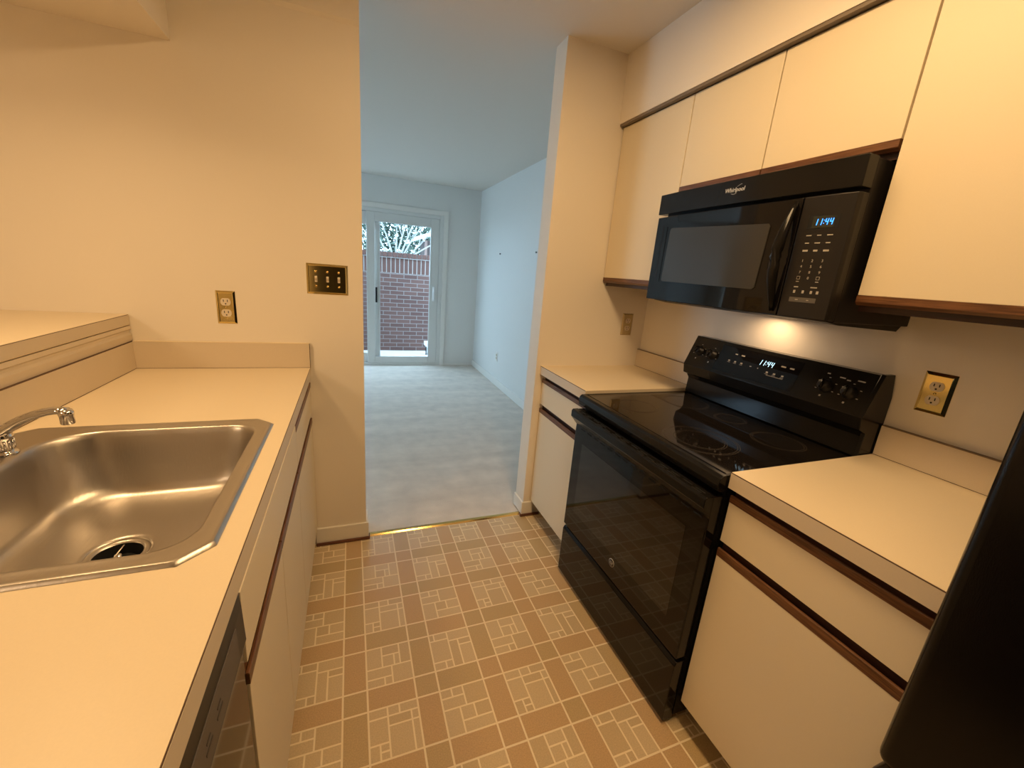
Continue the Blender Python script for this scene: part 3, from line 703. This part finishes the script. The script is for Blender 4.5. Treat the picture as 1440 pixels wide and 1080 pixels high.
def knob(y_, s_):
    F = slant(y_, s_); c0 = Vector(F(0, 0, 0)); k = MB()
    k.lathe(c0, [(.0225, 0), (.0225, .004), (.019, .006), (.0175, .022), (.015, .024), (0, .024)], mBLKM, 28, True, nv)
    a = c0 + nv * .024
    k.cyl(a + nv * .003 - sv * .015, a + nv * .003 + sv * .015, .0045, .0045, mBLK, 10); o = k.build('knob', bgd)
    for du, dv, a, b_ in ((0, .031, .003, .0012), (-.027, .014, .003, .0012), (.027, .014, .003, .0012), (-.027, -.014, .003, .0012), (.027, -.014, .003, .0012), (-.003, -.036, .003, .003)):
        g = MB(); g.quadpts([slant(y_, s_)(du + u_, dv + v_, .0003) for u_, v_ in ((-a, -b_), (a, -b_), (a, b_), (-a, b_))], mMARK); g.build('dial_mark', bgd)
knob(-.536, .075); knob(-.612, .072); knob(-1.100, .068); knob(-1.175, .066)
for y_, s_, w_ in ((-1.09, .112, .010), (-1.135, .108, .018), (-1.155, .104, .012), (-1.19, .110, .022)):
    m = MB(); smark(m, slant, y_, s_, w_, .004); m.build('dial_mark', bgd)

# ------------------------------------------------------------------ microwave
MY0, MY1 = -1.2255, -.4725; MZ0, MZ1 = 1.327, 1.738
mw = thing('microwave', (-.2, -.849, MZ0), 'black over-the-range microwave under the short wall cabinet', 'microwave')
m = MB(); m.box(-.352, -.001, MY0 + .004, MY1 - .004, MZ0 - .004, MZ1 - .002, mBLKM, .003)
m.prism([(-.352, MZ0 - .004), (-.30, MZ0 - .012), (-.02, MZ0 - .022), (-.001, MZ0 - .004)], MY0 + .02, MY1 - .02, mBLKM, 'Y'); m.build('body', mw)
def zprism(mb, pr, z0, z1, mt, bev=.002): return mb.prism(pr, z0, z1, mt, 'Z', bev)
m = MB(); zprism(m, [(-.357, MY1), (-.396, MY1), (-.404, -.60), (-.406, -.85), (-.404, -1.10), (-.396, MY0), (-.357, MY0)], 1.663, MZ1, mBLK); vp = m.build('vent_panel', mw)
m = MB(); zprism(m, [(-.357, MY1), (-.392, MY1), (-.402, -.60), (-.405, -.85), (-.403, -1.088), (-.357, -1.088)], MZ0, 1.652, mBLKG); md = m.build('door', mw)
m = MB(); m.prism([(-.565, 1.410), (-.572, 1.598), (-.580, 1.605), (-1.000, 1.590), (-1.006, 1.583), (-.998, 1.402), (-.99, 1.396), (-.572, 1.402)], -.4068, -.4030, mWIN, 'X'); m.build('window', md)
m = MB(); m.box(-.4066, -.4044, -.531, -.529, 1.40, 1.615, mBLKM); m.build('window_frame_line', md)
# bowed handle
m = MB(); pts = []; rad = []
for k in range(15):
    f = k / 14; b_ = math.sin(PI * f)
    pts.append((-.404 - .036 * b_, -1.068 + .018 * b_ * 0 - .004, MZ0 + .012 + f * (1.642 - MZ0 - .012))); rad.append(.006 + .010 * b_)
m.tube(pts, rad, mBLK, 14, 1.0); m.build('handle', md)
m = MB(); zprism(m, [(-.357, -1.092), (-.403, -1.092), (-.398, -1.18), (-.392, MY0 + .004), (-.380, MY0), (-.357, MY0)], MZ0, 1.652, mBLKM); cp = m.build('control_panel', mw)
face = lambda x_: (lambda y_, z_: (lambda u, v, d: (x_ + (0.0) - d, y_ - u, z_ + v)))
# the panel face recedes slightly towards its right end
def pf(y_, z_):
    def f(u, v, d):
        yy = y_ - u; x_ = -.403 + (-(yy + 1.092)) / .088 * .005 if yy > -1.18 else -.398 + (-(yy + 1.18)) / .0415 * .006
        return (x_ - d - .0004, yy, z_ + v)
    return f
def rectm(mb, f0, y_, z_, w_, h_, mt, d=.0003):
    F = f0(y_, z_); mb.quadpts([F(-w_ / 2, -h_ / 2, d), F(w_ / 2, -h_ / 2, d), F(w_ / 2, h_ / 2, d), F(-w_ / 2, h_ / 2, d)], mt)
m = MB(); rectm(m, pf, -1.157, 1.584, .078, .036, mDARK, .0002); rectm(m, pf, -1.157, 1.584, .056, .030, mLCD, .0005); ds = m.build('display', cp)
m = MB(); led(m, '11:44', -1.160, 1.584, .016, lambda a, b_: (lambda u, v, d: pf(a, b_)(u, v, d + .0006)), mBLUE); m.build('clock_digits', cp)
def keymark(y_, z_, w_, h_):
    m = MB(); rectm(m, pf, y_, z_, w_, h_, mMARK); return m.build('key_mark', cp)
for r_, z_ in enumerate((1.550, 1.530, 1.510)):
    for c_ in range(3): keymark(-1.128 - c_ * .027, z_, .014 - .003 * ((r_ + c_) % 2), .0028 + .002 * (r_ == 2))
for k, s_ in enumerate(('1', '2', '3', '4', '5', '6', '7', '8', '9')):
    m = MB(); m.text(s_, .010, pf(-1.128 - (k % 3) * .026, 1.483 - (k // 3) * .0155), mMARK, .0004); m.build('key_digit', cp)
m = MB(); m.text('0', .010, pf(-1.154, 1.4365), mMARK, .0004); m.build('key_digit', cp)
for y_ in (-1.128, -1.180):
    m = MB(); rectm(m, pf, y_, 1.437, .009, .009, mMARK); rectm(m, pf, y_, 1.437, .007, .007, mBLKM, .0005); rectm(m, pf, y_, 1.427, .008, .002, mMARK); m.build('key_mark', cp)
keymark(-1.128, 1.412, .012, .003); keymark(-1.176, 1.412, .017, .003)
for y_ in (-1.126, -1.150, -1.172, -1.188): keymark(y_, 1.399, .006, .008)
m = MB(); rectm(m, pf, -1.153, 1.377, .072, .013, mat('grey_key', (.10, .09, .08), .4), .0004); rectm(m, pf, -1.138, 1.377, .008, .002, mMARK, .0007); rectm(m, pf, -1.168, 1.377, .006, .002, mMARK, .0007); m.build('start_key', cp)
# maker's wordmark with its swoosh
m = MB(); F = fr(-.846, 1.7055, -.4062); m.text('Whirlpool', .0185, F, mLOGO, .0006, shear=.15, bold=.0002)
sw = [(.0 + .020 * math.cos(a), .0 + .0125 * math.sin(a)) for a in [PI * (.25 + .5 * k / 10) - .9 for k in range(11)]]
def arc(pa, w_):
    for (a, b_), (c_, d_) in zip(pa, pa[1:]): m.quadpts([F(a, b_ - w_, .0004), F(c_, d_ - w_, .0004), F(c_, d_ + w_, .0004), F(a, b_ + w_, .0004)], mLOGO)
arc([(-.012 + .022 * k / 8, -.010 - .003 * math.sin(PI * k / 8)) for k in range(9)], .0005)
arc([(.008 + .018 * k / 8, .009 + .006 * math.sin(PI * k / 16)) for k in range(9)], .0005)
m.build('wordmark', vp)

# ------------------------------------------------------------------ fridge
FX, FY1, FY0 = -.805, -1.738, -2.60
fg = thing('refrigerator', (-.4, (FY0 + FY1) / 2, 0), 'black refrigerator at the right edge, beside the near countertop', 'refrigerator')
m = MB(); m.box(-.735, -.03, FY0 + .004, FY1 - .004, .02, 1.70, mFRIDGE, .006); m.box(-.72, -.05, FY0 + .03, FY1 - .03, 0, .03, mBLKM); m.build('body', fg)
m = MB(); m.box(FX, -.737, FY0, FY1, .668, 1.695, mFRIDGE, .018, 5, True); m.build('upper_door', fg)
m = MB(); m.box(FX, -.737, FY0, FY1, .09, .652, mFRIDGE, .018, 5, True); ld = m.build('lower_door', fg)
m = MB(); m.box(-.742, -.732, FY0 + .01, FY1 - .01, .05, 1.69, mRUB); m.build('door_gasket', fg)
